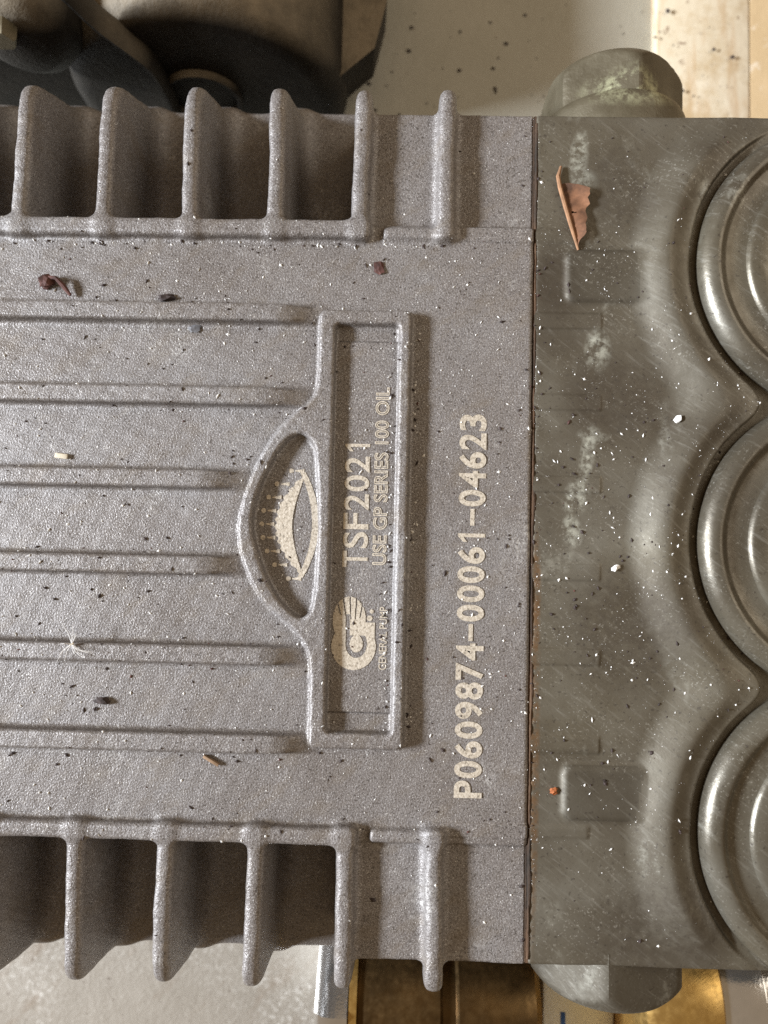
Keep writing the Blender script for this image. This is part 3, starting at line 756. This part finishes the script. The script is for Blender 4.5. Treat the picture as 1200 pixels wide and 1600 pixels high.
# single bits one can pick out
def lump(name, x, y, sx, sy, sz, ang, mat, label, cat, seed, z=None):
    r3 = random.Random(seed); bm = bmesh.new(); bmesh.ops.create_icosphere(bm, subdivisions=2, radius=1)
    z0 = top_of(np.array([[x, y]]))[0] if z is None else z
    for v in bm.verts:
        v.co *= 1+0.75*(r3.random()-0.5)
        p = Vector((v.co.x*sx, v.co.y*sy, v.co.z*sz)); p.rotate(Matrix.Rotation(ang, 3, 'Z'))
        v.co = p+Vector((x, y, z0+sz*0.7))
    o = bm_obj(name, bm, mat, smooth=False); tag(o, label, cat); return o
pod = empty('dried_bud'); tag(pod, 'dark red dried bud with a bent stalk on the upper left panel', 'plant bit')
o = lump('bud', -94.2, 61.4, 2.1, 1.9, 1.5, 0.4, BROWN, None, None, 1); o.parent = pod
rod('stalk', [(-93, 62.3, 1.8), (-91, 62, 2.2), (-89, 60, 1.6), (-87.2, 57.6, 1.0)], [0.5, 0.55, 0.7, 0.4], BROWN, pod)
PALE = plain('pale_wood', (0.70, 0.62, 0.48), 0.8, 0, 0.2, 600)
def chip(name, x, y, L, W_, H, ang, mat, label, cat):
    bm = box_bm((-L/2, -W_/2, 0), (L/2, W_/2, H)); z0 = top_of(np.array([[x, y]]))[0]
    r3 = random.Random(int(x*10))
    for v in bm.verts:
        v.co += Vector([(r3.random()-0.5)*0.25 for _ in range(3)]); v.co.rotate(Matrix.Rotation(ang, 3, 'Z')); v.co += Vector((x, y, z0+0.1))
    o = bm_obj(name, bm, mat, bevel=0.12, seg=2); tag(o, label, cat); return o
chip('wood_chip', -88.0, 13.4, 3.6, 1.4, 0.8, -0.12, PALE, 'small cream wood chip just above the third ridge on the left', 'chip')
chip('splinter', -44.2, -66.7, 4.6, 0.9, 0.9, -0.5, plain('brown_wood', (0.30, 0.19, 0.11), 0.8), 'thin brown wood splinter below the lowest ridge', 'chip')
lump('dark_pellet', -60.9, 57.5, 2.3, 0.9, 0.8, 0.05, DARK, 'long black pellet lying against the top ridge', 'pellet', 5)
lump('black_clump', -74.0, -51.8, 2.0, 1.0, 0.8, -0.1, DARK, 'black clump between the two lowest ridges', 'clump', 6)
lump('grey_flake', -53.0, 49.2, 1.7, 1.1, 0.35, 0.1, plain('grey_flake_metal', (0.13, 0.125, 0.13), 0.6), 'flat dark grey flake just under the top ridge', 'flake', 8)
lump('maroon_flake', -2.8, 66.9, 1.5, 1.8, 0.4, 0.6, BROWN, 'maroon flake on the panel above the nameplate frame', 'flake', 9)
lump('orange_crumb', 46.0, -72.3, 1.1, 0.8, 0.7, 0.3, plain('orange_rust', (0.42, 0.13, 0.04), 0.8), 'orange rust crumb beside the lower raised pad', 'crumb', 10)
lump('white_crumb', 78.0, 26.4, 1.1, 0.9, 0.8, 0.5, WHITE, 'largest white crumb in the hollow between the upper two valve caps', 'crumb', 11)
lump('white_crumb', 62.0, -13.6, 1.1, 0.8, 0.6, 0.8, WHITE, 'white crumb on the manifold level with the middle valve cap', 'crumb', 12)
# plumed seed
fl = empty('plumed_seed'); tag(fl, 'white plumed seed with fine hairs caught on the fifth ridge', 'seed')
SILK = plain('white_silk', (0.85, 0.83, 0.80), 0.5, 0, 0.05)
rf = random.Random(4); zf = top_of(np.array([[-81.0, -36.6]]))[0]+0.8
for k in range(16):
    a = rf.uniform(0, 6.28); L = rf.uniform(2.5, 7.0); e = rf.uniform(0.2, 1.3)
    rod('hair', [(-81.0, -36.6, zf), (-81.0+L*.5*math.cos(a), -36.6+L*.5*math.sin(a), zf+e), (-81.0+L*math.cos(a+.15), -36.6+L*math.sin(a+.15), zf+e*0.7)], [0.09, 0.07, 0.05], SILK, fl, n=4)
rod('seed_core', [(-81.4, -36.8, zf), (-80.5, -36.4, zf+.1)], [0.3, 0.2], PALE, fl)

r5 = np.random.default_rng(11); W, G = [], []
ys = np.arange(-115.5, 109.5, 0.9)
for i, y in enumerate(ys):
    wgt = 0.20+0.42*max(0.0, math.sin(y*0.13+1.0)+0.5*math.sin(y*0.37))*(1.0 if y < 20 else 0.35)+0.10*r5.random()
    hgt = -0.55+0.35*r5.random()+(0.25 if y < 20 else 0)
    W += [(39.55-0.10*r5.random(), y, -0.9), (39.75+wgt*0.35, y, hgt), (39.85+wgt+0.25*r5.random(), y, -0.42), (39.9+wgt, y, -1.0)]
for i in range(len(ys)-1):
    b = 4*i; G += [(b+k, b+k+1, b+k+5, b+k+4) for k in range(3)]
link_mesh('grime_bead', W, G, GASKET, pump, smooth=True)
